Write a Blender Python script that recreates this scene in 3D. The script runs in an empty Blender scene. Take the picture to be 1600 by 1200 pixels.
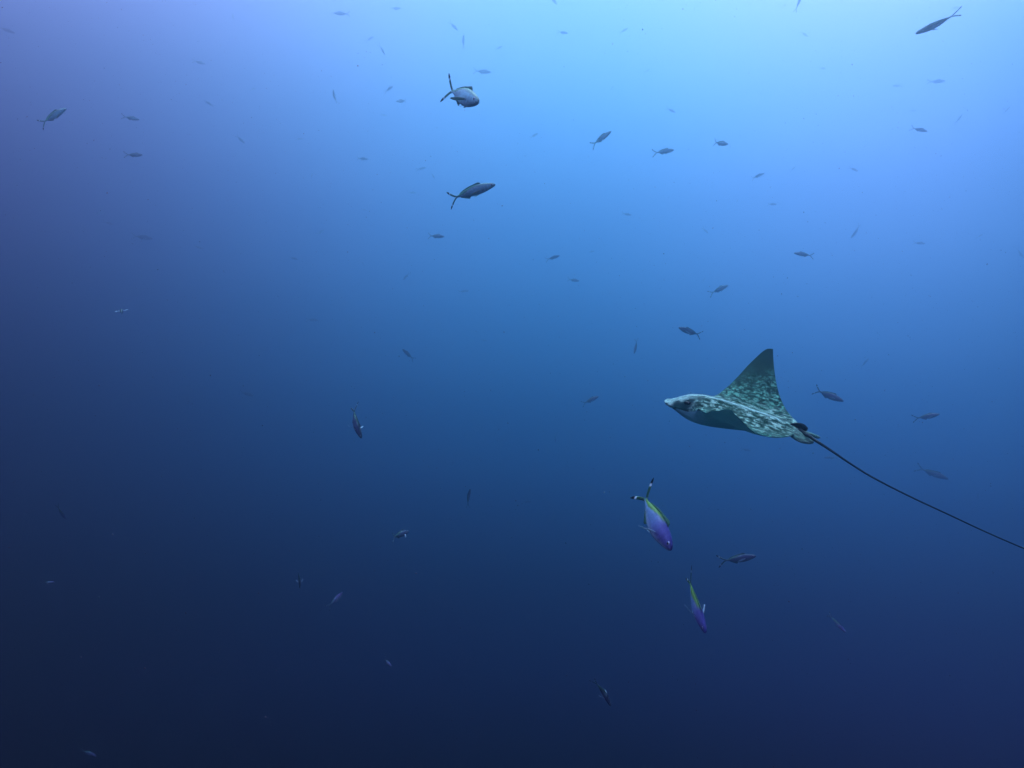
import bpy, bmesh, math, random
from mathutils import Vector, Matrix, noise

# ------------------------------------------------------------------ camera, water light, sun, exposure
sc = bpy.context.scene
COL = sc.collection
R = math.radians
PITCH = 8.0
HFOV = 70.0
FPX = 800.0 / math.tan(R(HFOV / 2))          # focal length in pixels of the 1600 px wide photograph

cam_data = bpy.data.cameras.new('camera')
cam_data.sensor_width = 36
cam_data.lens = 18 / math.tan(R(HFOV / 2))
cam_data.clip_start = 0.05
cam_data.clip_end = 500
cam = bpy.data.objects.new('camera', cam_data)
COL.objects.link(cam)
cam.rotation_euler = (R(90 + PITCH), 0, 0)
sc.camera = cam
RC = Vector((1, 0, 0))
DC = Vector((0, math.cos(R(PITCH)), math.sin(R(PITCH))))
UC = Vector((0, -math.sin(R(PITCH)), math.cos(R(PITCH))))


def cdir(x, y, z):
    """right, up, away-from-viewer components -> world direction"""
    return RC * x + UC * y + DC * z


def at(px, py, depth):
    return cdir((px - 800) / FPX * depth, (600 - py) / FPX * depth, depth)


SUN_EL, SUN_AZ = 72.0, 14.0                  # azimuth: degrees to the right of the viewing direction
sun_dir = Vector((math.sin(R(SUN_AZ)) * math.cos(R(SUN_EL)), math.cos(R(SUN_AZ)) * math.cos(R(SUN_EL)), math.sin(R(SUN_EL))))
sd = bpy.data.lights.new('sun', 'SUN')
sd.energy = 5.0
sd.angle = R(45)                             # the rippled surface spreads the sun
sd.color = (0.62, 1.0, 0.92)                 # daylight filtered by the water above
sun = bpy.data.objects.new('sun', sd)
COL.objects.link(sun)
sun.rotation_euler = sun_dir.to_track_quat('Z', 'Y').to_euler()

# the light of the open water as a function of the direction one looks in:
# brightest towards the surface, deep blue below, falling off away from the sun's side
WATER_EL = [  # elevation (deg), linear colour
#EL
    (-90, (0.004, 0.006, 0.03)),
    (-40, (0.006, 0.0065, 0.034)),
    (-19.7, (0.0112, 0.0066, 0.0368)),
    (-13.5, (0.0150, 0.0191, 0.111)),
    (-6.7, (0.0165, 0.0401, 0.1513)),
    (0.5, (0.0258, 0.1011, 0.3319)),
    (8, (0.058, 0.213, 0.590)),
    (15.5, (0.176, 0.430, 1.06)),
    (22.7, (0.3947, 0.7223, 1.6607)),
    (29.5, (0.7695, 1.2513, 2.5184)),
    (36, (1.5496, 1.7899, 3.3915)),
    (50, (1.5651, 1.8078, 3.4254)),
    (70, (1.5808, 1.8259, 3.4596)),
    (90, (1.5966, 1.8441, 3.4942)),
#EL
]
WATER_AZ = [  # azimuth from the bright side (deg), colour factor
#AZ
    (0, (1.0, 1.0, 1.0)),
    (22, (0.33, 0.625, 0.638)),
    (45, (0.262, 0.400, 0.446)),
    (68, (0.255, 0.130, 0.205)),
    (110, (0.255, 0.130, 0.205)),
    (180, (0.255, 0.130, 0.205)),
#AZ
]
BRIGHT_AZ = 32.0
WMAX = 3.6


def water_light_nodes(nt, vec_socket, strength, shader):
    """vec_socket: direction looked in.  Returns the output socket of an emission-like shader."""
    N, L = nt.nodes, nt.links
    sep = N.new('ShaderNodeSeparateXYZ')
    L.new(vec_socket, sep.inputs[0])

    def m(op, a, b=None):
        n = N.new('ShaderNodeMath')
        n.operation = op
        for i, v in enumerate((a, b)):
            if v is None:
                continue
            if isinstance(v, (int, float)):
                n.inputs[i].default_value = v
            else:
                L.new(v, n.inputs[i])
        return n.outputs[0]
    el = m('ARCSINE', m('MINIMUM', m('MAXIMUM', sep.outputs[2], -1.0), 1.0))
    elf = m('ADD', m('MULTIPLY', el, 1 / math.pi), 0.5)
    az = m('ARCTAN2', sep.outputs[0], sep.outputs[1])
    d = m('ABSOLUTE', m('SUBTRACT', az, R(BRIGHT_AZ)))
    d = m('MINIMUM', d, m('SUBTRACT', 2 * math.pi, d))
    azf = m('MULTIPLY', d, 1 / math.pi)

    def ramp(fac, pts, norm):
        r = N.new('ShaderNodeValToRGB')
        r.color_ramp.interpolation = 'B_SPLINE' if False else 'CARDINAL'
        e = r.color_ramp.elements
        while len(e) > 1:
            e.remove(e[0])
        first = True
        for p, c in pts:
            if first:
                q = e[0]
                q.position = p
                first = False
            else:
                q = e.new(p)
            q.color = (c[0] / norm, c[1] / norm, c[2] / norm, 1)
        L.new(fac, r.inputs[0])
        return r.outputs[0]
    ce = ramp(elf, [((a + 90) / 180, c) for a, c in WATER_EL], WMAX)
    ca = ramp(azf, [(a / 180, c) for a, c in WATER_AZ], 1.0)
    mx = N.new('ShaderNodeMix')
    mx.data_type = 'RGBA'
    mx.blend_type = 'MULTIPLY'
    mx.inputs[0].default_value = 1.0
    L.new(ce, mx.inputs[6])
    L.new(ca, mx.inputs[7])
    # away from the sun's side the factor fades out towards straight up
    up = m('POWER', m('MAXIMUM', sep.outputs[2], 0.0), 3.0)
    mx2 = N.new('ShaderNodeMix')
    mx2.data_type = 'RGBA'
    L.new(up, mx2.inputs[0])
    L.new(mx.outputs[2], mx2.inputs[6])
    L.new(ce, mx2.inputs[7])
    s = N.new(shader)
    L.new(mx2.outputs[2], s.inputs['Color'])
    s.inputs['Strength'].default_value = strength * WMAX
    return s.outputs[0]


WATER_STRENGTH = 1.0
world = bpy.data.worlds.new('World')
sc.world = world
world.use_nodes = True
nt = world.node_tree
nt.nodes.clear()
tc = nt.nodes.new('ShaderNodeTexCoord')
out = nt.nodes.new('ShaderNodeOutputWorld')
nt.links.new(water_light_nodes(nt, tc.outputs['Generated'], WATER_STRENGTH, 'ShaderNodeBackground'), out.inputs[0])

sc.view_settings.view_transform = 'Standard'
sc.view_settings.look = 'None'
sc.view_settings.exposure = 0.26
sc.view_settings.gamma = 1
sc.view_settings.use_curve_mapping = False
sc.render.engine = 'CYCLES'
cy = sc.cycles
cy.use_denoising = True
cy.max_bounces = 8
cy.volume_bounces = 2
cy.sample_clamp_indirect = 1.0
cy.diffuse_bounces = 3
cy.transparent_max_bounces = 8
cy.use_adaptive_sampling = False

rnd = random.Random(7)


# ------------------------------------------------------------------ helpers
def tag(o, label=None, cat=None, group=None, kind=None):
    for k, v in (('label', label), ('category', cat), ('group', group), ('kind', kind)):
        if v:
            o[k] = v
    return o


def link(name, data, parent=None):
    o = bpy.data.objects.new(name, data)
    COL.objects.link(o)
    if parent:
        o.parent = parent
    return o


def mesh_from(name, verts, faces, mats=(), smooth=True, cols=None, attrs=None, fmats=None):
    me = bpy.data.meshes.new(name)
    me.from_pydata([tuple(v) for v in verts], [], faces)
    for m in mats:
        me.materials.append(m)
    if smooth:
        me.polygons.foreach_set('use_smooth', [True] * len(faces))
    if cols:
        a = me.color_attributes.new('pigment', 'FLOAT_COLOR', 'POINT')
        for i, c in enumerate(cols):
            a.data[i].color = (c[0], c[1], c[2], 1)
    for k, vals in (attrs or {}).items():
        a = me.attributes.new(k, 'FLOAT', 'POINT')
        a.data.foreach_set('value', vals)
    if fmats:
        me.polygons.foreach_set('material_index', fmats)
    me.update()
    return me


def lerp(a, b, t):
    return a + (b - a) * t


def mixc(a, b, t):
    t = max(0.0, min(1.0, t))
    return tuple(a[i] + (b[i] - a[i]) * t for i in range(3))


def sstep(a, b, x):
    t = max(0.0, min(1.0, (x - a) / (b - a)))
    return t * t * (3 - 2 * t)


def interp(xs, ys, x):
    """smooth (Catmull-Rom) interpolation"""
    n = len(xs)
    if x <= xs[0]:
        return ys[0]
    if x >= xs[-1]:
        return ys[-1]
    i = max(j for j in range(n - 1) if xs[j] <= x)
    h = xs[i + 1] - xs[i]
    t = (x - xs[i]) / h
    m0 = (ys[i + 1] - ys[i - 1]) / (xs[i + 1] - xs[i - 1]) * h if i > 0 else ys[1] - ys[0]
    m1 = (ys[i + 2] - ys[i]) / (xs[i + 2] - xs[i]) * h if i < n - 2 else ys[-1] - ys[-2]
    t2, t3 = t * t, t * t * t
    return (2*t3 - 3*t2 + 1) * ys[i] + (t3 - 2*t2 + t) * m0 + (-2*t3 + 3*t2) * ys[i + 1] + (t3 - t2) * m1


def pwl(pts, q):
    """resample a polyline of tuples by parameter 0..1 with smooth interpolation over arc length"""
    ds = [0]
    for a, b in zip(pts, pts[1:]):
        ds.append(ds[-1] + math.dist(a, b))
    ds = [d / ds[-1] for d in ds]
    return tuple(interp(ds, [p[k] for p in pts], q) for k in range(len(pts[0])))


# ------------------------------------------------------------------ materials
def new_mat(name):
    m = bpy.data.materials.new(name)
    m.use_nodes = True
    nt = m.node_tree
    nt.nodes.clear()
    o = nt.nodes.new('ShaderNodeOutputMaterial')
    return m, nt, o


def mat_plain(name, col, rough=0.5, metal=0.0, noise_amt=0.25, scale=60, spec=0.5):
    m, nt, o = new_mat(name)
    N, L = nt.nodes, nt.links
    b = N.new('ShaderNodeBsdfPrincipled')
    tc = N.new('ShaderNodeTexCoord')
    nz = N.new('ShaderNodeTexNoise')
    nz.inputs['Scale'].default_value = scale
    L.new(tc.outputs['Object'], nz.inputs['Vector'])
    mx = N.new('ShaderNodeMix')
    mx.data_type = 'RGBA'
    mx.inputs[6].default_value = tuple(c * (1 - noise_amt) for c in col) + (1,)
    mx.inputs[7].default_value = tuple(min(1, c * (1 + noise_amt)) for c in col) + (1,)
    L.new(nz.outputs[0], mx.inputs[0])
    L.new(mx.outputs[2], b.inputs['Base Color'])
    b.inputs['Roughness'].default_value = rough
    b.inputs['Metallic'].default_value = metal
    b.inputs['Specular IOR Level'].default_value = spec
    b.inputs['IOR'].default_value = 1.2
    L.new(b.outputs[0], o.inputs[0])
    return m


def mat_fish_skin():
    m, nt, o = new_mat('fish_skin')
    N, L = nt.nodes, nt.links
    b = N.new('ShaderNodeBsdfPrincipled')
    at_ = N.new('ShaderNodeAttribute')
    at_.attribute_name = 'pigment'
    tc = N.new('ShaderNodeTexCoord')
    # scale rows: cells stretched along the body, and mottling
    mp = N.new('ShaderNodeMapping')
    mp.inputs['Scale'].default_value = (260, 260, 330)
    L.new(tc.outputs['Object'], mp.inputs[0])
    vor = N.new('ShaderNodeTexVoronoi')
    vor.inputs['Scale'].default_value = 1.0
    L.new(mp.outputs[0], vor.inputs['Vector'])
    nz = N.new('ShaderNodeTexNoise')
    nz.inputs['Scale'].default_value = 35
    nz.inputs['Detail'].default_value = 4
    L.new(tc.outputs['Object'], nz.inputs['Vector'])
    mr = N.new('ShaderNodeMapRange')
    mr.inputs[1].default_value = 0.3
    mr.inputs[2].default_value = 0.7
    mr.inputs[3].default_value = 0.75
    mr.inputs[4].default_value = 1.25
    L.new(nz.outputs[0], mr.inputs[0])
    mr2 = N.new('ShaderNodeMapRange')
    mr2.inputs[3].default_value = 1.12
    mr2.inputs[4].default_value = 0.8
    L.new(vor.outputs['Distance'], mr2.inputs[0])
    mu = N.new('ShaderNodeMath')
    mu.operation = 'MULTIPLY'
    L.new(mr.outputs[0], mu.inputs[0])
    L.new(mr2.outputs[0], mu.inputs[1])
    vm = N.new('ShaderNodeVectorMath')
    vm.operation = 'SCALE'
    L.new(at_.outputs['Color'], vm.inputs[0])
    L.new(mu.outputs[0], vm.inputs['Scale'])
    L.new(vm.outputs[0], b.inputs['Base Color'])
    b.inputs['Metallic'].default_value = 0.1
    b.inputs['Roughness'].default_value = 0.40
    b.inputs['IOR'].default_value = 1.25
    bp = N.new('ShaderNodeBump')
    bp.inputs['Strength'].default_value = 0.25
    bp.inputs['Distance'].default_value = 0.0006
    L.new(vor.outputs['Distance'], bp.inputs['Height'])
    L.new(bp.outputs[0], b.inputs['Normal'])
    L.new(b.outputs[0], o.inputs[0])
    return m


def mat_fin():
    m, nt, o = new_mat('fish_fin_membrane')
    N, L = nt.nodes, nt.links
    b = N.new('ShaderNodeBsdfPrincipled')
    at_ = N.new('ShaderNodeAttribute')
    at_.attribute_name = 'pigment'
    tc = N.new('ShaderNodeTexCoord')
    nz = N.new('ShaderNodeTexNoise')
    nz.inputs['Scale'].default_value = 90
    L.new(tc.outputs['Object'], nz.inputs['Vector'])
    mr = N.new('ShaderNodeMapRange')
    mr.inputs[3].default_value = 0.7
    mr.inputs[4].default_value = 1.3
    L.new(nz.outputs[0], mr.inputs[0])
    vm = N.new('ShaderNodeVectorMath')
    vm.operation = 'SCALE'
    L.new(at_.outputs['Color'], vm.inputs[0])
    L.new(mr.outputs[0], vm.inputs['Scale'])
    L.new(vm.outputs[0], b.inputs['Base Color'])
    b.inputs['Roughness'].default_value = 0.5
    b.inputs['IOR'].default_value = 1.15
    tr = N.new('ShaderNodeBsdfTranslucent')
    L.new(vm.outputs[0], tr.inputs[0])
    mx = N.new('ShaderNodeMixShader')
    mx.inputs[0].default_value = 0.35
    L.new(b.outputs[0], mx.inputs[1])
    L.new(tr.outputs[0], mx.inputs[2])
    L.new(mx.outputs[0], o.inputs[0])
    return m


def mat_ray():
    m, nt, o = new_mat('eagle_ray_skin')
    N, L = nt.nodes, nt.links
    b = N.new('ShaderNodeBsdfPrincipled')
    tc = N.new('ShaderNodeTexCoord')

    def attr(n):
        a = N.new('ShaderNodeAttribute')
        a.attribute_name = n
        return a.outputs['Fac']

    def noise_(scale, detail, mpscale, rough=0.6, dist=0.0):
        mp = N.new('ShaderNodeMapping')
        mp.inputs['Scale'].default_value = mpscale
        L.new(tc.outputs['Object'], mp.inputs[0])
        nz = N.new('ShaderNodeTexNoise')
        nz.inputs['Scale'].default_value = scale
        nz.inputs['Detail'].default_value = detail
        nz.inputs['Roughness'].default_value = rough
        nz.inputs['Distortion'].default_value = dist
        L.new(mp.outputs[0], nz.inputs['Vector'])
        return nz.outputs[0]

    def rng(s, a, b_, c=0.0, d=1.0):
        mr = N.new('ShaderNodeMapRange')
        mr.inputs[1].default_value = a
        mr.inputs[2].default_value = b_
        mr.inputs[3].default_value = c
        mr.inputs[4].default_value = d
        L.new(s, mr.inputs[0])
        return mr.outputs[0]

    def mul(a, b_):
        n = N.new('ShaderNodeMath')
        n.operation = 'MULTIPLY'
        L.new(a, n.inputs[0])
        if isinstance(b_, float):
            n.inputs[1].default_value = b_
        else:
            L.new(b_, n.inputs[1])
        return n.outputs[0]

    def mix(f, a, b_):
        n = N.new('ShaderNodeMix')
        n.data_type = 'RGBA'
        L.new(f, n.inputs[0])
        for i, v in ((6, a), (7, b_)):
            if isinstance(v, tuple):
                n.inputs[i].default_value = v + (1,)
            else:
                L.new(v, n.inputs[i])
        return n.outputs[2]
    streak = noise_(70, 6, (0.36, 1.0, 1.0), 0.75, 0.35)      # streaks along the body
    blot = noise_(62, 6, (0.75, 1.0, 0.6), 0.78, 0.5)         # blotches on the wings
    fine = noise_(120, 3, (0.5, 1, 1), 0.6)
    plain = mix(rng(fine, 0.35, 0.7), (0.005, 0.022, 0.012), (0.017, 0.052, 0.028))
    light_b = mix(rng(streak, 0.3, 0.75), (0.12, 0.48, 0.28), (0.70, 1.0, 0.80))
    body = mix(rng(streak, 0.50, 0.57), (0.005, 0.036, 0.018), light_b)
    wing = mix(rng(blot, 0.50, 0.57), (0.006, 0.030, 0.018), (0.17, 0.52, 0.34))
    top = mix(attr('ridge'), wing, body)
    top = mix(mul(attr('mottle'), 1.0), plain, top)
    top = mix(mul(attr('crest'), rng(streak, 0.30, 0.5, 0.35, 1.0)), top, (0.60, 0.96, 0.82))  # crest: ridge highlight put into the skin colour, broken up by the streaks
    under = mix(rng(blot, 0.3, 0.7), (0.32, 0.66, 0.70), (0.42, 0.80, 0.84))
    c = mix(attr('dorsal'), under, top)
    c = mix(attr('mask'), c, (0.004, 0.010, 0.016))
    L.new(c, b.inputs['Base Color'])
    b.inputs['Roughness'].default_value = 0.55
    b.inputs['IOR'].default_value = 1.12               # wet skin under water hardly shines
    bp = N.new('ShaderNodeBump')
    bp.inputs['Strength'].default_value = 0.35
    bp.inputs['Distance'].default_value = 0.004
    L.new(streak, bp.inputs['Height'])
    L.new(bp.outputs[0], b.inputs['Normal'])
    tr = N.new('ShaderNodeBsdfTranslucent')          # thin wings pass daylight; thick body included, added to brighten the belly
    tr.inputs[0].default_value = (.24, .64, .60, 1)
    ms = N.new('ShaderNodeMixShader')
    ms.inputs[0].default_value = 0.21
    L.new(b.outputs[0], ms.inputs[1])
    L.new(tr.outputs[0], ms.inputs[2])
    L.new(ms.outputs[0], o.inputs[0])
    return m


M_SKIN = mat_fish_skin()
M_FIN = mat_fin()
M_RAY = mat_ray()
M_PUPIL = mat_plain('pupil_black', (0.004, 0.004, 0.006), 0.12, spec=0.8)
M_IRIS = mat_plain('iris_silver', (0.45, 0.52, 0.60), 0.3, 0.4)
M_RAYEYE = mat_plain('ray_eye', (0.006, 0.006, 0.010), 0.15, spec=0.8)
M_TAIL = mat_plain('ray_tail_skin', (0.006, 0.010, 0.014), 0.5)

# ------------------------------------------------------------------ the water around and the haze in it
m, nt, o = new_mat('open_water')
geo = nt.nodes.new('ShaderNodeNewGeometry')
nrm = nt.nodes.new('ShaderNodeVectorMath')
nrm.operation = 'NORMALIZE'
nt.links.new(geo.outputs['Position'], nrm.inputs[0])
nt.links.new(water_light_nodes(nt, nrm.outputs[0], WATER_STRENGTH, 'ShaderNodeEmission'), o.inputs[0])
m.cycles.emission_sampling = 'NONE'
verts, faces = [], []
NU, NV, RAD = 96, 48, 90.0
for j in range(NV + 1):
    el = lerp(-90, 60, j / NV)               # a bowl: open above, where the sun comes in
    for i in range(NU):
        a = 2 * math.pi * i / NU
        verts.append((RAD * math.cos(R(el)) * math.cos(a), RAD * math.cos(R(el)) * math.sin(a), RAD * math.sin(R(el))))
for j in range(NV):
    for i in range(NU):
        a, b = j * NU + i, j * NU + (i + 1) % NU
        faces.append((a, b, b + NU, a + NU) if j else (a, b + NU, a + NU))
water = link('water', mesh_from('water', verts, faces, [m]))
tag(water, 'deep blue open water all around, pale and bright towards the surface', kind='structure')

HAZE_DENSITY = 0.078
HAZE_G = 0.96
m, nt, o = new_mat('haze')
v = nt.nodes.new('ShaderNodeVolumePrincipled')
v.inputs['Color'].default_value = (0.70, 0.86, 0.95, 1)
v.inputs['Density'].default_value = HAZE_DENSITY
v.inputs['Anisotropy'].default_value = HAZE_G
nt.links.new(v.outputs[0], o.inputs['Volume'])
hx, hy0, hy1, hz0, hz1 = 28.0, -3.0, 31.0, -17.0, 21.0
hv = [(x, y, z) for z in (hz0, hz1) for y in (hy0, hy1) for x in (-hx, hx)]
hf = [(0, 2, 3, 1), (4, 5, 7, 6), (0, 1, 5, 4), (2, 6, 7, 3), (0, 4, 6, 2), (1, 3, 7, 5)]
haze = link('haze', mesh_from('haze', hv, hf, [m], smooth=False))
tag(haze, 'blue haze of the water, swallowing the far fish', kind='stuff')

# ------------------------------------------------------------------ the eagle ray
# local frame: +x forward, +y its left side (towards the viewer), +z its back; x = 0 at the snout, disc 0.62 m long
RS = 0.75                                    # a young ray, its disc 0.46 m long
RAY_ORG_DEPTH = 3.42 * RS
psi, nose, rho = R(25), R(11.5), R(16)
F = cdir(-math.cos(psi) * math.cos(nose), math.sin(nose), math.sin(psi) * math.cos(nose)).normalized()
S0 = cdir(math.sin(psi), 0, math.cos(psi)).normalized()
S0 = (S0 - F * S0.dot(F)).normalized()
U0 = S0.cross(F)
if U0.dot(UC) < 0:
    U0 = -U0
S = (S0 * math.cos(rho) + U0 * math.sin(rho)).normalized()
Lf = -S
U = F.cross(Lf).normalized()
ray_mw = Matrix.Translation(at(1040, 628, RAY_ORG_DEPTH)) @ Matrix((F, Lf, U)).transposed().to_4x4() @ Matrix.Scale(RS, 4)
ray_inv = ray_mw.inverted()

LE = [(0, 0), (.003, .018), (.014, .034), (.04, .046), (.08, .054), (.115, .060), (.14, .068), (.158, .085), (.178, .12), (.205, .17),
      (.232, .245), (.258, .32), (.287, .40), (.318, .465), (.345, .500), (.375, .507)]
TE = [(.600, 0), (.599, .010), (.598, .020), (.596, .032), (.593, .044), (.588, .058), (.581, .074), (.57, .10), (.545, .14), (.508, .20),
      (.470, .27), (.437, .34), (.408, .41), (.390, .46), (.380, .49), (.375, .507)]


def ray_side_top(x, ay):
    """height of the back above the disc plane for the central body"""
    prof = interp([0, .02, .05, .08, .12, .17, .25, .35, .45, .55, .63], [.012, .022, .034, .045, .055, .060, .056, .044, .032, .018, .008], x)
    w = interp([0, .05, .12, .2, .35, .5, .63], [.028, .048, .062, .085, .085, .055, .022], x)
    return prof * math.exp(-(ay / w) ** 2 * 0.9)


def ray_side_bot(x, ay):
    prof = interp([0, .015, .04, .08, .14, .2, .28, .38, .5, .63], [.000, .004, .018, .040, .056, .058, .050, .036, .022, .008], x)
    w = interp([0, .05, .12, .2, .35, .5, .63], [.03, .05, .066, .095, .10, .065, .025], x)
    return prof * math.exp(-(ay / w) ** 2 * 0.9)


def wing_z(x, ay, sg=1):
    z = 0.045 * ay + 0.42 * max(0, ay - .06) ** 2 / .45
    # leading edge carried a little higher than the trailing edge on the wing
    z += (0.33 - x) * 0.05 * sstep(.05, .22, ay) * (1 - sstep(.3, .5, ay) * .6)
    z += (.031 if sg > 0 else .010) * sstep(.06, .12, ay) * (1 - sstep(.36, .5, ay)) * sstep(.10, .15, x) * (1 - sstep(.20 + .3 * ay, .42 + .1 * ay, x))
    return z


NQ, NT = 56, 56
verts, faces, at_d, at_r, at_m, at_c, at_k = [], [], [], [], [], [], []
vid = {}
for side in (0, 1):                     # 0 back, 1 belly
    for iq in range(-NQ, NQ + 1):
        q = abs(iq) / NQ
        sg = 1 if iq >= 0 else -1
        lx, ly = pwl(LE, q)
        tx, ty = pwl(TE, q)
        for it in range(NT + 1):
            t = 0.5 - 0.5 * math.cos(math.pi * it / NT)
            x, ay = lerp(lx, tx, t), lerp(ly, ty, t)
            ay = max(0, ay)
            edge = (it in (0, NT)) or abs(iq) == NQ
            key = (iq, it, 0 if edge else side)
            if key in vid:
                continue
            e = (4 * t * (1 - t)) ** 0.42 * (1 - q ** 6)
            chord = max(1e-4, math.hypot(tx - lx, ty - ly))
            thin = min(.011, .030 * chord) * e * (1 - .6 * ay / .5)
            cx = x
            if side == 0:
                z = wing_z(x, ay, sg) + thin + ray_side_top(x, ay) * min(1, e * 1.25)
            else:
                z = wing_z(x, ay, sg) - thin - ray_side_bot(x, ay) * min(1, e * 1.25)
            if edge:
                z = wing_z(x, ay, sg) - (0.004 if ay < .07 and x < .12 else 0)
            vid[key] = len(verts)
            verts.append((-x, sg * ay, z))
            bodyw = interp([0, .1, .2, .4, .63], [.2, .2, .13, .14, .12], x)
            ridge = 1 - sstep(bodyw * .8, bodyw * 1.5, ay)
            mott = 1 - sstep(.27, .47, ay + (0.42 - x) * .55 * sstep(.1, .2, ay))
            d = 1.0 if side == 0 else 0.0
            if edge:
                d = 0.6 if ay > .08 else 0.3
            # dark eye streaks, the mouth corner and plain margin
            k = 0.0
            if side == 0 or edge:
                k = max(k, math.exp(-(((x - .112 + (ay - .046) * .8) / .030) ** 2 + ((ay - .050) / .016) ** 2) ** 2))
                k = max(k, math.exp(-(((x - .062) / .013) ** 2 + ((ay - .043) / .013) ** 2) ** 2))
            if side == 1:
                k = max(k, 0.8 * math.exp(-(((x - .040 - (ay - .03) * .8) / .007) ** 2 + ((ay - .034) / .02) ** 2)))
            if ay > .1 and (it <= 2 or it >= NT - 1):
                k = max(k, .6)
            at_d.append(d)
            at_r.append(ridge)
            at_m.append(mott)
            crest = math.exp(-(ay / .009) ** 2) * (1 - sstep(.48, .55, x)) * .75  # pale highlight along the back ridge, painted as colour
            crest = max(crest, math.exp(-((ay - .02) / .03) ** 2) * (1 - sstep(.10, .2, x)) * .55)
            at_c.append(crest if side == 0 else 0)
            at_k.append(min(1, k * 2.0))
for side in (0, 1):
    def g(iq, it):
        edge = (it in (0, NT)) or abs(iq) == NQ
        return vid[(iq, it, 0 if edge else side)]
    for iq in range(-NQ, NQ):
        for it in range(NT):
            f = [g(iq, it), g(iq + 1, it), g(iq + 1, it + 1), g(iq, it + 1)]
            if side == 1:
                f.reverse()
            ff = []
            for v_ in f:
                if v_ not in ff:
                    ff.append(v_)
            if len(ff) > 2:
                faces.append(tuple(ff))
ray = link('eagle_ray', None)
ray.matrix_world = ray_mw
tag(ray, 'mottled green eagle ray gliding left with one wing raised and a long whip tail', 'eagle ray')
disc = link('body', mesh_from('ray_body', verts, faces, [M_RAY],
            attrs={'dorsal': at_d, 'ridge': at_r, 'mottle': at_m, 'crest': at_c, 'mask': at_k}), ray)
bm = bmesh.new()
bm.from_mesh(disc.data)
bmesh.ops.remove_doubles(bm, verts=bm.verts, dist=1e-5)
bmesh.ops.recalc_face_normals(bm, faces=bm.faces)
bm.to_mesh(disc.data)
bm.free()


def blob(cx, cy, cz, rx, ry, rz, nu=20, nv=14, shape=None):
    vs, fs = [], []
    for j in range(nv + 1):
        ph = math.pi * j / nv
        for i in range(nu):
            a = 2 * math.pi * i / nu
            p = Vector((math.cos(ph), math.sin(ph) * math.cos(a), math.sin(ph) * math.sin(a)))
            if shape:
                p = shape(p)
            vs.append((cx + rx * p.x, cy + ry * p.y, cz + rz * p.z))
    for j in range(nv):
        for i in range(nu):
            a, b = j * nu + i, j * nu + (i + 1) % nu
            fs.append((a, a + nu, b + nu, b))
    return vs, fs


def part_attr(n, d=1.0, r=1.0, m_=1.0, c=0.0, k=0.0):
    return {'dorsal': [d] * n, 'ridge': [r] * n, 'mottle': [m_] * n, 'crest': [c] * n, 'mask': [k] * n}


# blunt snout lobe in front of the mouth, eyes, brow, spiracle
vs, fs = blob(-.015, 0, .007, .020, .034, .007)
link('snout', mesh_from('ray_snout', vs, fs, [M_RAY], attrs=part_attr(len(vs), c=.5)), ray)
for s in (1, -1):
    ez = wing_z(.112, .046, s) + ray_side_top(.112, .046) + .002
    vs, fs = blob(-.112, s * .048, ez - .002, .018, .010, .009)
    link('eye', mesh_from('ray_eye', vs, fs, [M_RAYEYE]), ray)
vs, fs = blob(-.034, 0, -.008, .018, .036, .005)
link('mouth', mesh_from('ray_mouth', vs, fs, [M_RAYEYE]), ray)


def tube(pts, rad, nseg=10, mat=None, name='tube', flat=1.0):
    vs, fs = [], []
    for i, p in enumerate(pts):
        p = Vector(p)
        a = Vector(pts[max(0, i - 1)])
        b = Vector(pts[min(len(pts) - 1, i + 1)])
        t = (b - a).normalized()
        n = Vector((0, 0, 1))
        n = (n - t * n.dot(t)).normalized()
        w = t.cross(n)
        for j in range(nseg):
            an = 2 * math.pi * j / nseg
            vs.append(p + (w * math.cos(an) + n * math.sin(an) * flat) * rad[i])
    for i in range(len(pts) - 1):
        for j in range(nseg):
            a, b = i * nseg + j, i * nseg + (j + 1) % nseg
            fs.append((a, b, b + nseg, a + nseg))
    fs.append(tuple(range(nseg - 1, -1, -1)))
    fs.append(tuple((len(pts) - 1) * nseg + j for j in range(nseg)))
    return vs, fs


# tail: px track of the photograph turned into points trailing behind the ray
tail_track = [(1280, 692, 3.01), (1300, 705, 2.97), (1325, 722, 2.935), (1360, 744, 2.90),
              (1420, 775, 2.84), (1480, 803, 2.79), (1540, 831, 2.75), (1600, 857, 2.71), (1680, 889, 2.66),
              (1790, 928, 2.60), (1900, 962, 2.55)]
tp = [tuple(ray_inv @ at(t[0], t[1], t[2] * RS)) for t in tail_track]
tp = [(-.48, 0, -.004), (-.54, 0, .000), (-.595, 0, .001)] + tp
NTL = 60
pts = [pwl(tp, i / (NTL - 1)) for i in range(NTL)]
rad = [interp([0, .06, .12, .2, .3, .5, .75, 1], [.008, .0105, .0078, .0048, .0035, .0026, .0021, .0010], i / (NTL - 1)) for i in range(NTL)]
vs, fs = tube(pts, rad)
link('tail', mesh_from('ray_tail', vs, fs, [M_TAIL]), ray)


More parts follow.
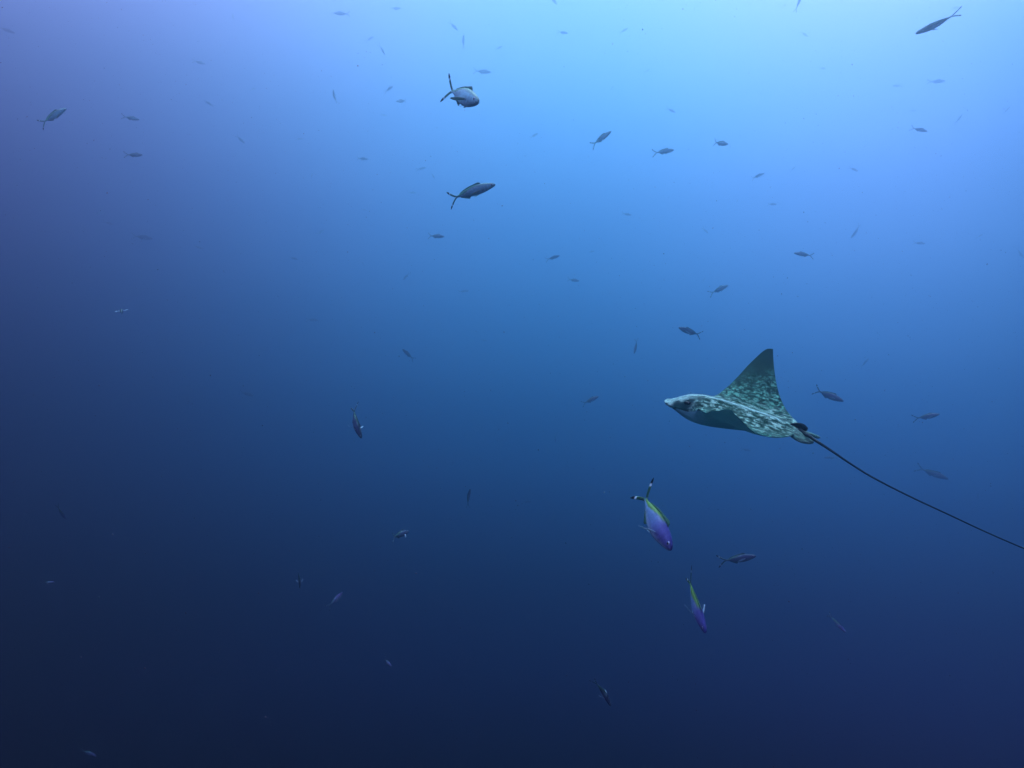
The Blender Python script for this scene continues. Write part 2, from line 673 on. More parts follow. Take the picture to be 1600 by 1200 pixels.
def slab(outline_a, outline_b, thick, n_along=14, n_across=5):
    """a thin rounded plate between two 3D edge polylines; returns verts, faces, (u,v) list"""
    vs, fs, uv = [], [], []
    idx = {}
    for side in (1, -1):
        for i in range(n_along + 1):
            u = i / n_along
            a, b = Vector(pwl(outline_a, u)), Vector(pwl(outline_b, u))
            a2, b2 = Vector(pwl(outline_a, min(1, u + .02))), Vector(pwl(outline_b, min(1, u + .02)))
            a1, b1 = Vector(pwl(outline_a, max(0, u - .02))), Vector(pwl(outline_b, max(0, u - .02)))
            tan = (a2 + b2 - a1 - b1)
            for j in range(n_across + 1):
                v_ = j / n_across
                edge = j in (0, n_across) or i in (0, n_along)
                if edge and side == -1:
                    idx[(i, j, -1)] = idx[(i, j, 1)]
                    continue
                p = a.lerp(b, v_)
                nn = tan.cross(b - a)
                nn = nn.normalized() if nn.length > 1e-9 else Vector((0, 0, 1))
                th = 0 if edge else thick * 0.5 * math.sin(math.pi * v_) ** .5 * (1 - .6 * u)
                idx[(i, j, side)] = len(vs)
                vs.append(p + nn * th * side)
                uv.append((u, v_))
    for side in (1, -1):
        for i in range(n_along):
            for j in range(n_across):
                f = [idx[(i, j, side)], idx[(i + 1, j, side)], idx[(i + 1, j + 1, side)], idx[(i, j + 1, side)]]
                if side == -1:
                    f.reverse()
                g_ = []
                for q_ in f:
                    if q_ not in g_:
                        g_.append(q_)
                fs.append(tuple(g_))
    return vs, fs, uv


# dorsal fin: small dark rounded lobe on the tail root
a_ = [(-.545, 0, .012), (-.562, 0, .028), (-.584, 0, .035), (-.608, 0, .034), (-.628, 0, .020)]
b_ = [(-.547, 0, .002), (-.566, 0, .000), (-.584, 0, .000), (-.608, 0, .000), (-.626, 0, .007)]
vs, fs, uv = slab(a_, b_, .010)
link('dorsal_fin', mesh_from('ray_dorsal_fin', vs, fs, [M_TAIL]), ray)
# pelvic fins: fleshy paddles either side of the tail root
for s in (1, -1):
    k_ = 1.0 if s == 1 else 1.03
    w_ = 1.0 if s == 1 else .30
    a_ = [(-.555, s * .066, .000), (-.590, s * .088 * w_, -.012), (-.620, s * .092 * w_, -.018), (-.648 * k_, s * .080 * w_, -.020), (-.664 * k_, s * .058 * w_, -.020)]
    b_ = [(-.575, s * .012, .006), (-.600, s * .014 * w_, .000), (-.625, s * .018 * w_, -.006), (-.648 * k_, s * .028 * w_, -.012), (-.663 * k_, s * .046 * w_, -.018)]
    vs, fs, uv = slab(a_, b_, .030, 16, 8)
    link('pelvic_fin', mesh_from('ray_pelvic_fin', vs, fs, [M_RAY], attrs=part_attr(len(vs), 1, 0.4, .8, .12, 0)), ray)

# ------------------------------------------------------------------ the fusiliers
TL = 0.20
S_ = [0, .012, .035, .07, .12, .2, .3, .4, .5, .6, .7, .78, .84]
ZT = [.004, .021, .037, .053, .068, .086, .101, .103, .094, .074, .046, .024, .019]
ZB = [.008, .023, .036, .050, .066, .088, .107, .110, .100, .075, .044, .023, .019]
HW = [.007, .018, .027, .036, .045, .056, .062, .061, .054, .042, .026, .013, .005]

PAL = {
    'silver': dict(back=(.14, .27, .25), stripe=(.11, .38, .24), fl1=(.34, .70, .76), fl2=(.36, .72, .80), belly=(.50, .78, .84),
                   fin=(.14, .32, .28), lobe=(.10, .30, .24), edge=(.60, .75, .70), pec=(.35, .52, .42)),
    'purple': dict(back=(.06, .06, .24), stripe=(.085, .20, .03), fl1=(.11, .11, .32), fl2=(.16, .31, .50), belly=(.36, .52, .62),
                   fin=(.08, .22, .13), lobe=(.020, .09, .045), edge=(.24, .40, .14), pec=(.50, .72, .78)),
    'dark': dict(back=(.13, .16, .17), stripe=(.12, .22, .15), fl1=(.20, .22, .32), fl2=(.19, .22, .32), belly=(.30, .34, .48),
                 fin=(.14, .20, .22), lobe=(.12, .22, .20), edge=(.45, .58, .58), pec=(.36, .52, .56)),
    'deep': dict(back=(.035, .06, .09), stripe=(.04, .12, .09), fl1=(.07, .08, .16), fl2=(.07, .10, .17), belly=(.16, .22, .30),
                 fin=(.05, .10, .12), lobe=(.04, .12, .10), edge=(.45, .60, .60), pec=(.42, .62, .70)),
    'pale': dict(back=(.12, .12, .30), stripe=(.12, .30, .20), fl1=(.26, .20, .44), fl2=(.28, .34, .58), belly=(.36, .42, .55),
                 fin=(.15, .26, .3), lobe=(.15, .24, .24), edge=(.4, .5, .55), pec=(.38, .52, .56)),
}


def bender(bend):
    """lateral bend of the body: returns map (s,y,z)->(x,y,z) in metres, +x forward, centred"""
    n = 60
    P = [(0.0, 0.0)]
    TH = []
    for i in range(n + 1):
        s = i / n * 1.15
        TH.append(bend * sstep(.15, 1.05, s))
    for i in range(n):
        th = (TH[i] + TH[i + 1]) / 2
        P.append((P[-1][0] - math.cos(th) * 1.15 / n, P[-1][1] - math.sin(th) * 1.15 / n))
    mid = P[int(n * .42 / 1.15)]

    def f(s, y, z):
        k = max(0, min(n - 1e-6, s / 1.15 * n))
        i = int(k)
        t = k - i
        px, py = lerp(P[i][0], P[i + 1][0], t), lerp(P[i][1], P[i + 1][1], t)
        th = lerp(TH[i], TH[i + 1], t)
        if s < 0:
            px -= s
        return Vector(((px - mid[0] - math.sin(th) * y) * TL, (py - mid[1] + math.cos(th) * y) * TL, z * TL))
    return f


def fish_body(bd, pal, nr, ns):
    c = PAL[pal]
    vs, fs, cols = [], [], []
    for i in range(nr + 1):
        s = .84 * (i / nr) ** (1.25)
        zt, zb, w = interp(S_, ZT, s), interp(S_, ZB, s), interp(S_, HW, s)
        for j in range(ns):
            a = 2 * math.pi * j / ns
            ca, sa = math.cos(a), math.sin(a)
            y = w * math.copysign(abs(ca) ** .92, ca)
            z = (zt if sa > 0 else zb) * math.copysign(abs(sa) ** .96, sa)
            vs.append(bd(s, y, z - .004))
            k = sa
            stripe_lo = lerp(.80, -.1, sstep(.42, .80, s))
            col = mixc(c['fl1'], c['fl2'], sstep(.22, .62, s))
            col = mixc(col, c['belly'], sstep(-.25, -.85, k) if k < -.25 else 0)
            col = mixc(col, c['back'], sstep(.45, .85, k))
            st = sstep(stripe_lo, stripe_lo + .14, k) * sstep(.30, .42, s)
            col = mixc(col, c['stripe'], st)
            # pale thread under the stripe, gill cover edge, dark mouth, dark snout
            col = mixc(col, (.35, .45, .60), .5 * math.exp(-((k - stripe_lo + .10) / .06) ** 2) * sstep(.3, .42, s))
            col = mixc(col, tuple(x * .45 for x in c['fl1']), .8 * math.exp(-((s - .195) / .010) ** 2) * (1 if abs(k) < .7 else .2))
            col = mixc(col, (.02, .02, .04), .8 * math.exp(-((s - .02) / .014) ** 2) * math.exp(-((k + .15) / .3) ** 2))
            col = mixc(col, (.01, .01, .02), .9 * math.exp(-(((s - .255) / .016) ** 2 + ((k + .18) / .12) ** 2)))   # axil spot
            cols.append(col)
    for i in range(nr):
        for j in range(ns):
            a, b = i * ns + j, i * ns + (j + 1) % ns
            fs.append((a, b, b + ns, a + ns))
    fs.append(tuple(range(ns - 1, -1, -1)))
    fs.append(tuple(nr * ns + j for j in range(ns)))
    return vs, fs, cols


def fin_piece(bd, A, B, thick, colf, na=12, nc=4):
    vs, fs, uv = slab(A, B, thick, na, nc)
    cols = [colf(u, v_) for u, v_ in uv]
    return [bd(*v_) for v_ in vs], fs, cols


def fish_pieces(bend, pal, spread, droop, hi=True):
    """list of (name, material, verts, faces, cols)"""
    bd = bender(bend)
    c = PAL[pal]
    out = []
    nr, ns = (40, 24) if hi else (12, 10)
    na, nc = (14, 6) if hi else (6, 2)
    out.append(('body', M_SKIN) + fish_body(bd, pal, nr, ns))

    def lobe_col(u, v_):
        if u > .74:
            return (.004, .006, .012)
        if u > .62:
            return (.62, .78, .82)
        col = mixc(c['lobe'], c['edge'], .9 if v_ < .12 or v_ > .88 else 0)
        return mixc(col, c['fl2'], 1 - sstep(.0, .15, u))
    for sg in (1, -1):
        A = [(.80, 0, .020 * sg), (.85, 0, .042 * sg), (.905, 0, .080 * sg), (.965, 0, .128 * sg), (1.02, 0, .169 * sg), (1.055, 0, .188 * sg)]
        B = [(.835, 0, 0), (.870, 0, .010 * sg), (.927, 0, .047 * sg), (.993, 0, .098 * sg), (1.042, 0, .144 * sg), (1.060, 0, .181 * sg)]
        out.append(('tail_lobe', M_FIN) + fin_piece(bd, A, B, .007, lobe_col, na + 10, nc))

    def fin_col(u, v_):
        return mixc(c['fin'], c['edge'], .45 if v_ < .15 else 0)
    A = [(.27, 0, .098), (.290, 0, .126), (.325, 0, .140), (.37, 0, .132), (.44, 0, .120), (.53, 0, .106), (.62, 0, .083), (.70, 0, .056), (.735, 0, .044)]
    B = [(.27, 0, .085), (.31, 0, .090), (.36, 0, .092), (.43, 0, .090), (.52, 0, .080), (.61, 0, .062), (.69, 0, .042), (.735, 0, .034)]
    out.append(('dorsal_fin', M_FIN) + fin_piece(bd, A, B, .006, fin_col, na, nc))
    A = [(.50, 0, -.095), (.535, 0, -.138), (.58, 0, -.122), (.65, 0, -.088), (.72, 0, -.050)]
    B = [(.50, 0, -.090), (.54, 0, -.085), (.59, 0, -.068), (.65, 0, -.052), (.72, 0, -.034)]
    out.append(('anal_fin', M_FIN) + fin_piece(bd, A, B, .006, fin_col, na, nc))
    for sg in (1, -1):
        sp = spread
        o_ = lambda s, r, z: (s, sg * (.054 + r * math.sin(sp)), z)
        L_ = .25
        so, sv = math.sin(sp) * math.cos(droop), math.sin(sp) * math.sin(droop)
        A = [(.255, sg * .050, -.014)] + [(.255 + L_ * t * math.cos(sp), sg * (.054 + L_ * t * so), -.014 - L_ * t * sv + .014 * math.sin(math.pi * t)) for t in (.25, .5, .75, 1)]
        B = [(.290, sg * .052, -.036)] + [(.300 + L_ * t * .93 * math.cos(sp), sg * (.054 + L_ * t * .93 * so), -.034 - L_ * t * .93 * sv - .020 * math.sin(math.pi * t)) for t in (.25, .5, .75, 1)]
        out.append(('pectoral_fin', M_FIN) + fin_piece(bd, A, B, .005, lambda u, v_: mixc(c['pec'], (.7, .85, .9), .6 if v_ < .2 else 0), na, nc))
        A = [(.32, sg * .016, -.104), (.36, sg * .024, -.116), (.41, sg * .030, -.128), (.455, sg * .032, -.134)]
        B = [(.345, sg * .010, -.106), (.38, sg * .014, -.112), (.42, sg * .022, -.120), (.455, sg * .031, -.133)]
        out.append(('pelvic_fin', M_FIN) + fin_piece(bd, A, B, .004, lambda u, v_: c['pec'], max(4, na - 6), 3 if hi else 2))
    return out


_protos = {}


def proto_parts(bend, pal, spread, droop):
    """meshes of the parts of one kind of fish, made once"""
    key = (round(bend, 2), pal, round(spread, 2), round(droop, 2))
    if key not in _protos:
        res = []
        for name, mat, vs, fs, cols in fish_pieces(bend, pal, spread, droop, True):
            res.append((name, mesh_from('fish_' + name, vs, fs, [mat], cols=cols)))
        bd = bender(bend)
        for sg in (1, -1):
            cc = bd(.082, sg * .0300, .014)
            vs, fs = blob(cc.x, cc.y, cc.z, .026 * TL, .0085 * TL, .026 * TL, 16, 10, lambda p: Vector((p.y, p.x, p.z)))
            fm = []
            for f in fs:
                m_ = sum((Vector(vs[k]) for k in f), Vector()) / 4
                rr = math.hypot(m_.x - cc.x, m_.z - cc.z) / (.026 * TL)
                fm.append(1 if rr < .66 else 0)
            res.append(('eye', mesh_from('fish_eye', vs, fs, [M_IRIS, M_PUPIL], fmats=fm)))
        _protos[key] = res
    return _protos[key]


_lows = {}


def proto_low(bend, pal, spread, droop):
    key = (round(bend, 2), pal, round(spread, 2), round(droop, 2))
    if key not in _lows:
        V, Fc, C_, FM = [], [], [], []
        for name, mat, vs, fs, cols in fish_pieces(bend, pal, spread, droop, False):
            k = len(V)
            V += vs
            Fc += [tuple(i + k for i in f) for f in fs]
            C_ += cols
            FM += [0 if mat is M_SKIN else 1] * len(fs)
        _lows[key] = mesh_from('small_fish', V, Fc, [M_SKIN, M_FIN], cols=C_, fmats=FM)
    return _lows[key]


GROUP = 'fusiliers scattered through the open water'


def fish(px, py, length, head, label, k=1.0, phi=0.0, up=None, bend=0.0, pal='silver', spread=.35, droop=.5, depth=None, full=None, scale=None, cat='fish', slim=1.0):
    """centre pixel, pixel length snout to tail tip, heading in the picture (deg, 0 = right, 90 = up), phi > 0 swims away"""
    c = math.cos(R(phi))
    if depth is None:
        depth = TL * c * FPX / length * k
        lim = 27.0
        sc_ = k
        if depth > lim:
            sc_ *= lim / depth
            depth = lim
    else:
        sc_ = scale or 1.0
    vd = at(px, py, 1.0).normalized()
    vr = (RC - vd * RC.dot(vd)).normalized()
    vu = vr.cross(vd)

    def cdir_here(a, b_, c_):
        return vr * a + vu * b_ + vd * c_
    fwd = cdir_here(math.cos(R(head)) * c, math.sin(R(head)) * c, math.sin(R(phi)))
    if up is None:
        hh = (head + 180) % 360 - 180
        if abs(math.sin(R(hh))) < .75:
            up = (0, 1, -.15)
        else:
            up = (.6 if px % 2 else -.6, .1, -.7)
    upv = cdir_here(*up)
    upv = (upv - fwd * upv.dot(fwd)).normalized()
    left = upv.cross(fwd)
    girth = Matrix.Diagonal((1, rnd.uniform(.88, 1.1), rnd.uniform(.86, 1.08), 1)) if length else Matrix.Diagonal((1, slim, slim, 1))
    M = Matrix.Translation(at(px, py, depth)) @ Matrix((fwd, left, upv)).transposed().to_4x4() @ Matrix.Scale(sc_, 4) @ girth
    if full is None:
        full = not length or length >= 24 or (length / max(.3, c)) >= 30
    if full:
        o = link('fusilier', None)
        o.matrix_world = M
        for name, me in proto_parts(bend, pal, spread, droop):
            link(name, me, o)
    else:
        o = link('fusilier', proto_low(bend, pal, spread, droop))
        o.matrix_world = M
    tag(o, label, cat, GROUP)
    return o


# ---- near fish
fish(728, 151, 0, -22, 'blue grey fusilier turned towards the viewer, its black tipped tail forked up and left', phi=-67,
     up=(.37, .93, -.1), bend=.10, pal='silver', spread=.5, depth=1.80)
fish(742, 297, 0, 15, 'slim grey fusilier in side view swimming right, a black tip on each tail lobe', phi=8,
     up=(-.15, 1, -.2), bend=.8, slim=.88, pal='silver', spread=.12, depth=2.7)
fish(1027, 819, 0, -63, 'violet fusilier with lime green back stripe diving right, upper one of the two bright divers', phi=-28,
     up=(.95, .4, -.55), bend=-.25, pal='purple', spread=.62, droop=1.15, slim=1.2, depth=1.86)
fish(1089, 951, 0, -73, 'violet blue fusilier diving head down below the other violet one, nose at a dark point', phi=-28,
     up=(.42, .05, -1), bend=-.2, pal='purple', spread=.45, droop=.1, depth=2.2)
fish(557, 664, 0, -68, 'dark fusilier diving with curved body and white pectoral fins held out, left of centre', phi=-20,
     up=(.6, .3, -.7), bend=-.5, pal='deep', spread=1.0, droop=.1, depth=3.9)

FISH = [
#  x, y, length, heading, label, options
    (86, 179, 48, 28, 'greenish fusilier near the left edge swimming up and right, tail lobes spread apart', dict(phi=20, bend=.4)),
    (1458, 40, 62, 207, 'long slender blue fusilier in the upper right corner pointing down and left', dict(bend=.12, up=(.2, 1, -.9))),
    (1299, 619, 48, -24, 'reddish grey fusilier just right of the raised wing of the ray, pointing down and right', dict(pal='dark', k=1.15)),
    (1158, 872, 56, 8, 'dim grey blue fusilier level with the violet divers, white flecks at its ends', dict(pal='deep', k=.95)),
    (1452, 650, 36, 13, 'reddish grey fusilier between the ray and the right edge, nose slightly up', dict(pal='dark')),
    (1462, 741, 46, -24, 'faint violet fusilier above the tail of the ray, pointing down and right', dict(pal='dark', k=1.9)),
    (1075, 517, 38, 160, 'dark fusilier with a pale snout swimming left, up and left of the ray', dict(pal='deep')),
    (942, 214, 38, 33, 'grey fusilier with down turned tail climbing right, left of two like it', dict(bend=.4)),
    (1040, 236, 32, 8, 'grey fusilier nearly level, swimming right with a drooping tail, right of a like one', dict(bend=.35)),
    (1128, 224, 24, -8, 'short deep grey fusilier with a fin raised behind its back, high above the ray', dict(phi=45, bend=.3)),
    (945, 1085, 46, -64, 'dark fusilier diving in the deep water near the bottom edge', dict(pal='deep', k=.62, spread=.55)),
    (1311, 977, 34, -52, 'blue fusilier with a reddish head diving in the lower right', dict(pal='pale', k=.75)),
    (1253, 397, 30, 172, 'dark fusilier swimming left above the ray, halfway to the top', dict(pal='dark')),
    (1126, 451, 30, 26, 'grey fusilier climbing right just above and left of the raised wing', dict(pal='silver')),
    (925, 624, 28, 24, 'grey fusilier swimming right in front of the snout of the ray', dict(pal='dark', bend=.2)),
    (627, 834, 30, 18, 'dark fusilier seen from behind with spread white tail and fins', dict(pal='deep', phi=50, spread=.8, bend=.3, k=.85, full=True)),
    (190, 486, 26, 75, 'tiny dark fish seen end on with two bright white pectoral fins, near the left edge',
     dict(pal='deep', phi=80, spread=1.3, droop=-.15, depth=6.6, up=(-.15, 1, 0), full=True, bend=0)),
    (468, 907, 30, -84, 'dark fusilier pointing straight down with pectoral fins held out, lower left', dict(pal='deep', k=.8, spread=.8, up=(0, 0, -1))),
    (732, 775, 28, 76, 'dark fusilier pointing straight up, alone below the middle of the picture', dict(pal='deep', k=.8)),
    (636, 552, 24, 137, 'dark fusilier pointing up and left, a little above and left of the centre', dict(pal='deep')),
    (97, 803, 26, -50, 'dim violet fish diving near the left edge in the deep water', dict(pal='purple', k=.95)),
    (526, 935, 30, 48, 'pale violet fish rising right in the dark lower left part', dict(pal='pale', k=1.05)),
    (606, 1036, 20, -40, 'pale blue fish alone in the dark water at the bottom', dict(pal='pale', phi=40, k=.8)),
    (141, 1178, 26, -20, 'pale fish with two light flecks at the bottom edge, far left', dict(pal='pale', k=1.4)),
    (77, 910, 18, 2, 'pale violet fish like a smudge at the left edge, low down', dict(pal='pale', k=.8)),
    (729, 1135, 14, 86, 'faint violet fish standing upright near the bottom edge', dict(pal='pale')),
    (226, 371, 28, -10, 'faint reddish fish pointing right, in the left part a third of the way down', dict(pal='dark', k=1.8)),
    (207, 185, 24, -12, 'thin fish with a white glint along its side, upper left', dict(pal='silver')),
    (212, 242, 24, 0, 'small dark oval fish swimming right, upper left', dict(pal='dark', k=.85, phi=25)),
    (522, 149, 22, 92, 'small curved fish standing upright, left of the turned blue grey fusilier', dict(bend=.6)),
    (626, 158, 18, 182, 'small pale deep bodied fish pointing left, just left of the turned fusilier', dict(phi=-35)),
    (531, 21, 24, 177, 'faint slender fish at the top edge, left of centre', dict(k=1.5)),
    (757, 112, 26, -3, 'faint slender fish level above the turned blue grey fusilier', dict(k=1.6)),
    (724, 63, 20, 82, 'faint fish pointing up, above the turned blue grey fusilier', dict(k=1.2)),
    (684, 369, 26, -4, 'thin dark fish below the side view grey fusilier', dict(pal='dark')),
    (866, 402, 22, 17, 'small dark fish swimming right, upper middle below the bright water', dict(pal='deep')),
    (898, 438, 19, -6, 'small dark fish below and right of a like one in the upper middle', dict(pal='dark')),
    (993, 544, 22, -104, 'small dark fish diving with its tail straight up, left of the raised wing', dict(pal='deep', phi=-30)),
    (1336, 364, 24, 236, 'faint slanting fish in the right part, pointing down and left', dict(pal='dark', k=1.6)),
    (1439, 203, 24, -12, 'small brown grey fish swimming right, upper right', dict(pal='dark', k=1.05)),
    (1466, 127, 24, 5, 'faint level fish below the long slender one in the upper right corner', dict(k=1.5)),
    (1208, 319, 14, 0, 'small brown oval fish above the raised wing, upper right of centre', dict(pal='dark', phi=20)),
    (1186, 274, 20, 22, 'small faint fish climbing right, below the short deep grey one', dict()),
    (981, 335, 15, -10, 'small brown fish in the upper middle, right of the side view fusilier', dict(pal='dark')),
    (634, 433, 15, 228, 'small dark fish slanting down and left, in the middle of the left half', dict(pal='dark')),
    (460, 404, 14, -14, 'small dark fish left of the middle, a third of the way down', dict(pal='dark')),
    (388, 616, 20, -18, 'faint dark fish in the left part at half height', dict(pal='dark', k=1.3)),
    (1296, 715, 20, 178, 'faint level fish just under the root of the ray tail', dict(pal='dark', k=1.3)),
    (868, 686, 15, -86, 'small thin upright fish between the ray snout and the picture centre', dict(pal='pale')),
    (1026, 627, 10, 0, 'tiny faint fish right in front of the ray snout', dict(pal='dark')),
    (703, 811, 9, -35, 'tiny bright yellowish fish below the middle, like a fleck', dict(pal='pale', k=.6)),
    (707, 724, 11, 80, 'tiny fish with a light base left of centre, below half height', dict(pal='pale')),
    (750, 718, 11, -58, 'tiny reddish fish slanting down, near the centre below half height', dict(pal='dark')),
    (825, 784, 14, 4, 'faint dark fish level, left of the violet divers', dict(pal='dark')),
    (1167, 703, 15, -10, 'tiny faint fish under the near wing of the ray', dict(pal='dark')),
    (1404, 1046, 10, -42, 'tiny pale sliver of a fish in the lower right', dict(pal='pale', k=.8)),
    (1440, 1168, 9, -30, 'tiny pale sliver of a fish near the bottom right corner', dict(pal='pale', k=.8)),
    (901, 1063, 8, 85, 'tiny dim fish left of the dark diver near the bottom', dict(pal='pale')),
    (1528, 775, 12, 80, 'very faint fish at the right edge above the tail of the ray', dict(pal='dark')),
    (1352, 566, 18, 52, 'very faint fish right of the raised wing tip', dict(pal='dark', k=1.2)),
    (1595, 397, 18, -50, 'fish cut by the right edge, a third of the way down', dict(pal='dark', k=1.3)),
    (1532, 368, 11, 38, 'tiny fish near the right edge climbing right', dict(pal='dark')),
    (1438, 380, 18, -5, 'very faint level fish in the right part, a third of the way down', dict(pal='dark', k=1.2)),
    (1100, 437, 9, 55, 'tiny dark sliver beside the fish climbing above the raised wing', dict(pal='dark')),
    (1103, 361, 13, -42, 'tiny faint fish pointing down and right, above the snout of the ray', dict(pal='dark')),
    (1152, 314, 7, 60, 'tiny dark speck of a fish left of the small brown oval one', dict(pal='dark')),
    (925, 393, 10, 8, 'tiny faint fish right of the small dark one in the upper middle', dict(pal='dark')),
    (757, 532, 11, -12, 'tiny dark fish just above the picture centre', dict(pal='dark')),
    (726, 455, 17, 6, 'faint dark fish left of centre, above half height', dict(pal='dark', k=1.2)),
    (490, 500, 18, -4, 'very faint reddish fish in the left half at two fifths height', dict(pal='dark', k=1.3)),
    (567, 412, 9, 120, 'tiny silvery fish left of the middle', dict(pal='pale')),
    (502, 362, 13, 32, 'very faint fish climbing right, below the upper left school', dict(pal='silver')),
    (570, 328, 8, -5, 'tiny dark fish left of the tail of the side view fusilier', dict(pal='dark')),
    (645, 301, 13, -4, 'tiny faint level fish just left of the side view fusilier', dict()),
    (677, 275, 12, -64, 'tiny faint slanting fish up and left of the side view fusilier', dict()),
    (660, 263, 15, 12, 'small faint fish above and left of the side view fusilier', dict()),
    (568, 248, 17, -4, 'faint level fish below the small curved upright one', dict()),
    (487, 275, 11, 68, 'tiny dark fish pointing up, left of the middle near the top third', dict(pal='dark')),
    (469, 217, 13, 0, 'very faint fish below and left of the small curved upright one', dict()),
    (601, 180, 10, -12, 'tiny faint fish below and left of the pale deep bodied one', dict()),
    (609, 138, 17, 36, 'faint fish climbing right beside the pale deep bodied one', dict(k=1.1)),
    (579, 60, 14, 30, 'faint fish climbing right near the top, left of centre', dict()),
    (598, 79, 16, -66, 'very thin faint fish pointing down, near the top left of centre', dict()),
    (710, 42, 17, -45, 'faint fish slanting down and right near the top, above centre', dict(k=1.1)),
    (781, 74, 13, 27, 'small faint fish climbing right, near the top middle', dict()),
    (620, 13, 17, 0, 'very faint fish at the top edge beside the slender one', dict(k=1.2)),
    (866, 2, 16, -48, 'fish cut by the top edge in the middle', dict()),
    (881, 51, 16, -8, 'small faint level fish under the top edge in the middle', dict()),
    (976, 47, 14, 34, 'very faint climbing fish in the brightest water', dict()),
    (1085, 14, 8, 85, 'tiny speck of a fish at the top in the brightest water', dict()),
    (1012, 110, 11, 26, 'tiny faint climbing fish in the bright water right of centre', dict()),
    (957, 137, 8, 48, 'tiny dark speck of a fish above the climbing grey fusilier', dict()),
    (1050, 173, 15, -24, 'small brownish fish above the two grey fusiliers of the upper middle', dict(pal='dark')),
    (836, 211, 14, 30, 'very faint climbing fish right of the turned fusilier', dict()),
    (913, 207, 7, 45, 'tiny speck of a fish just left of the climbing grey fusilier', dict()),
    (1249, 2, 24, 75, 'fish cut by the top edge, right of centre, tail hanging down', dict(phi=0)),
    (1258, 54, 14, -28, 'very faint fish below the tail hanging from the top edge', dict()),
    (1286, 107, 11, -5, 'very faint tiny fish in the bright water at upper right', dict()),
    (1401, 134, 14, 178, 'small faint fish left of the level one in the upper right', dict()),
    (1428, 173, 10, 5, 'tiny faint fish above the brown grey one in the upper right', dict()),
    (1499, 185, 17, 66, 'thin faint fish pointing up near the right edge, high up', dict()),
    (1574, 171, 13, 52, 'very faint reddish fish at the right edge, high up', dict(pal='dark')),
    (1494, 12, 12, 10, 'very faint fish above the tail of the long slender one, top right', dict()),
    (1230, 234, 7, 60, 'tiny speck of a fish right of the short deep grey one', dict()),
    (1240, 263, 12, 54, 'thin faint fish climbing right, below the short deep grey one', dict()),
    (1335, 265, 15, -24, 'faint brown fish in the upper right, pointing down and right', dict(pal='dark')),
    (364, 26, 11, 86, 'tiny upright fish near the top, left part', dict()),
    (313, 98, 18, -14, 'very faint slender fish near the top in the left part', dict(k=1.2)),
    (326, 161, 15, 144, 'small faint fish pointing up and left, right of the one with a glint', dict()),
    (377, 219, 16, -48, 'small faint fish slanting down and right, upper left part', dict()),
    (396, 139, 11, 20, 'tiny faint fish between the one with a glint and the upright curved one', dict()),
    (13, 48, 22, -24, 'very faint reddish fish in the top left corner', dict(pal='dark', k=1.4)),
    (171, 349, 14, -20, 'tiny faint reddish fish left of the faint reddish larger one', dict(pal='dark')),
    (312, 387, 14, -20, 'tiny faint fish right of the faint reddish larger one', dict(pal='dark')),
    (155, 333, 15, 5, 'very faint greenish fish above the faint reddish larger one', dict(k=1.2)),
]
bends = [-.35, .25, .45, 0.0]
for i, (x, y, ln, hd, lab, opt) in enumerate(FISH):
    opt = dict(opt)
    opt.setdefault('bend', bends[i % 4])
    opt['k'] = opt.get('k', 1.0) * 1.35          # grown fish, farther off than they look
    opt.setdefault('phi', (8, -12, 18, -5, 14)[i % 5])
    fish(x, y, ln, hd, lab, **opt)

# ------------------------------------------------------------------ fine specks standing in for camera grain, and a few plankton specks
import numpy as np
rng_ = np.random.default_rng(5)


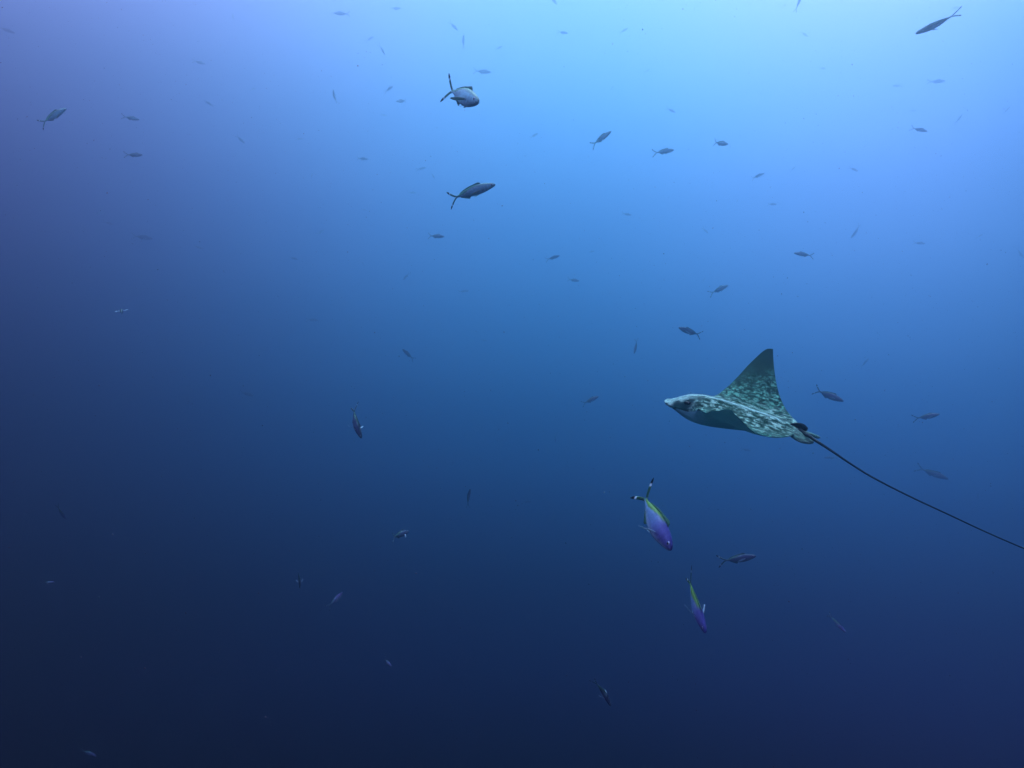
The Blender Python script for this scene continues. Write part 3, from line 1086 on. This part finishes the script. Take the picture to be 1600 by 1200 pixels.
def specks(centres, radii, cols):
    """one small uneven tetrahedron for each speck, all in one mesh"""
    n = len(centres)
    base = np.array([(1, 1, 1), (1, -1, -1), (-1, 1, -1), (-1, -1, 1)], float) * .62
    off = base[None] + rng_.uniform(-.45, .45, (n, 4, 3))
    v = centres[:, None, :] + off * radii[:, None, None]
    k = np.arange(n)[:, None, None] * 4
    f = (np.array([(0, 1, 2), (0, 3, 1), (0, 2, 3), (1, 3, 2)])[None] + k).reshape(-1)
    me = bpy.data.meshes.new('grain_plankton_specks')
    me.vertices.add(n * 4)
    me.vertices.foreach_set('co', v.reshape(-1))
    me.loops.add(n * 12)
    me.loops.foreach_set('vertex_index', f.astype(np.int32))
    me.polygons.add(n * 4)
    me.polygons.foreach_set('loop_start', np.arange(0, n * 12, 3, dtype=np.int32))
    ca = me.color_attributes.new('pigment', 'FLOAT_COLOR', 'POINT')
    c4 = np.concatenate([np.repeat(cols, 4, axis=0), np.ones((n * 4, 1))], axis=1)
    ca.data.foreach_set('color', c4.reshape(-1))
    me.update()
    me.validate()
    return me


m, nt, o = new_mat('plankton')  # one material for the grain specks and the plankton
b = nt.nodes.new('ShaderNodeBsdfDiffuse')
at_ = nt.nodes.new('ShaderNodeAttribute')
at_.attribute_name = 'pigment'
nt.links.new(at_.outputs['Color'], b.inputs[0])
nt.links.new(b.outputs[0], o.inputs[0])
NS = 52000  # fine specks, added to give the water a grainy look
dd = rng_.uniform(1.1 ** 3, 6.0 ** 3, NS) ** (1 / 3)            # evenly spread through the water ahead, out past the frame
tx, tz = rng_.uniform(-.95, .95, NS), rng_.uniform(-.75, .75, NS)
P = np.array([tuple(cdir(a * d, b_ * d, d)) for a, b_, d in zip(tx, tz, dd)])
rr_ = rng_.choice([.0005, .0007, .0009, .0012, .0017], NS, p=[.34, .34, .24, .07, .01])
pc = np.array([(.42, .22, .22), (.30, .36, .36), (.16, .24, .26), (.32, .26, .30), (.40, .46, .44)])
C_ = pc[rng_.choice(5, NS, p=[.32, .14, .24, .24, .06])]
near = [(329, 587, 2.0, .0045), (841, 703, 2.2, .0030), (920, 913, 2.4, .0026), (833, 406, 2.6, .0034), (860, 583, 2.4, .003),
        (1383, 711, 2.8, .0024), (410, 665, 2.2, .003), (572, 652, 2.5, .0024), (662, 478, 2.0, .0018), (749, 774, 2.4, .002),
        (995, 510, 2.6, .0024), (1256, 185, 2.4, .0022)]
P = np.concatenate([P, np.array([tuple(at(a, b_, d)) for a, b_, d, r_ in near])])
rr_ = np.concatenate([rr_, np.array([r_ * .62 for *_, r_ in near])])
C_ = np.concatenate([C_, np.full((len(near), 3), .16)])
me = specks(P, rr_, C_)
me.materials.append(m)
sn = link('grain_plankton_specks', me)
tag(sn, 'fine pale and brown specks standing in for camera grain, with a few plankton specks, in the blue water', kind='stuff')
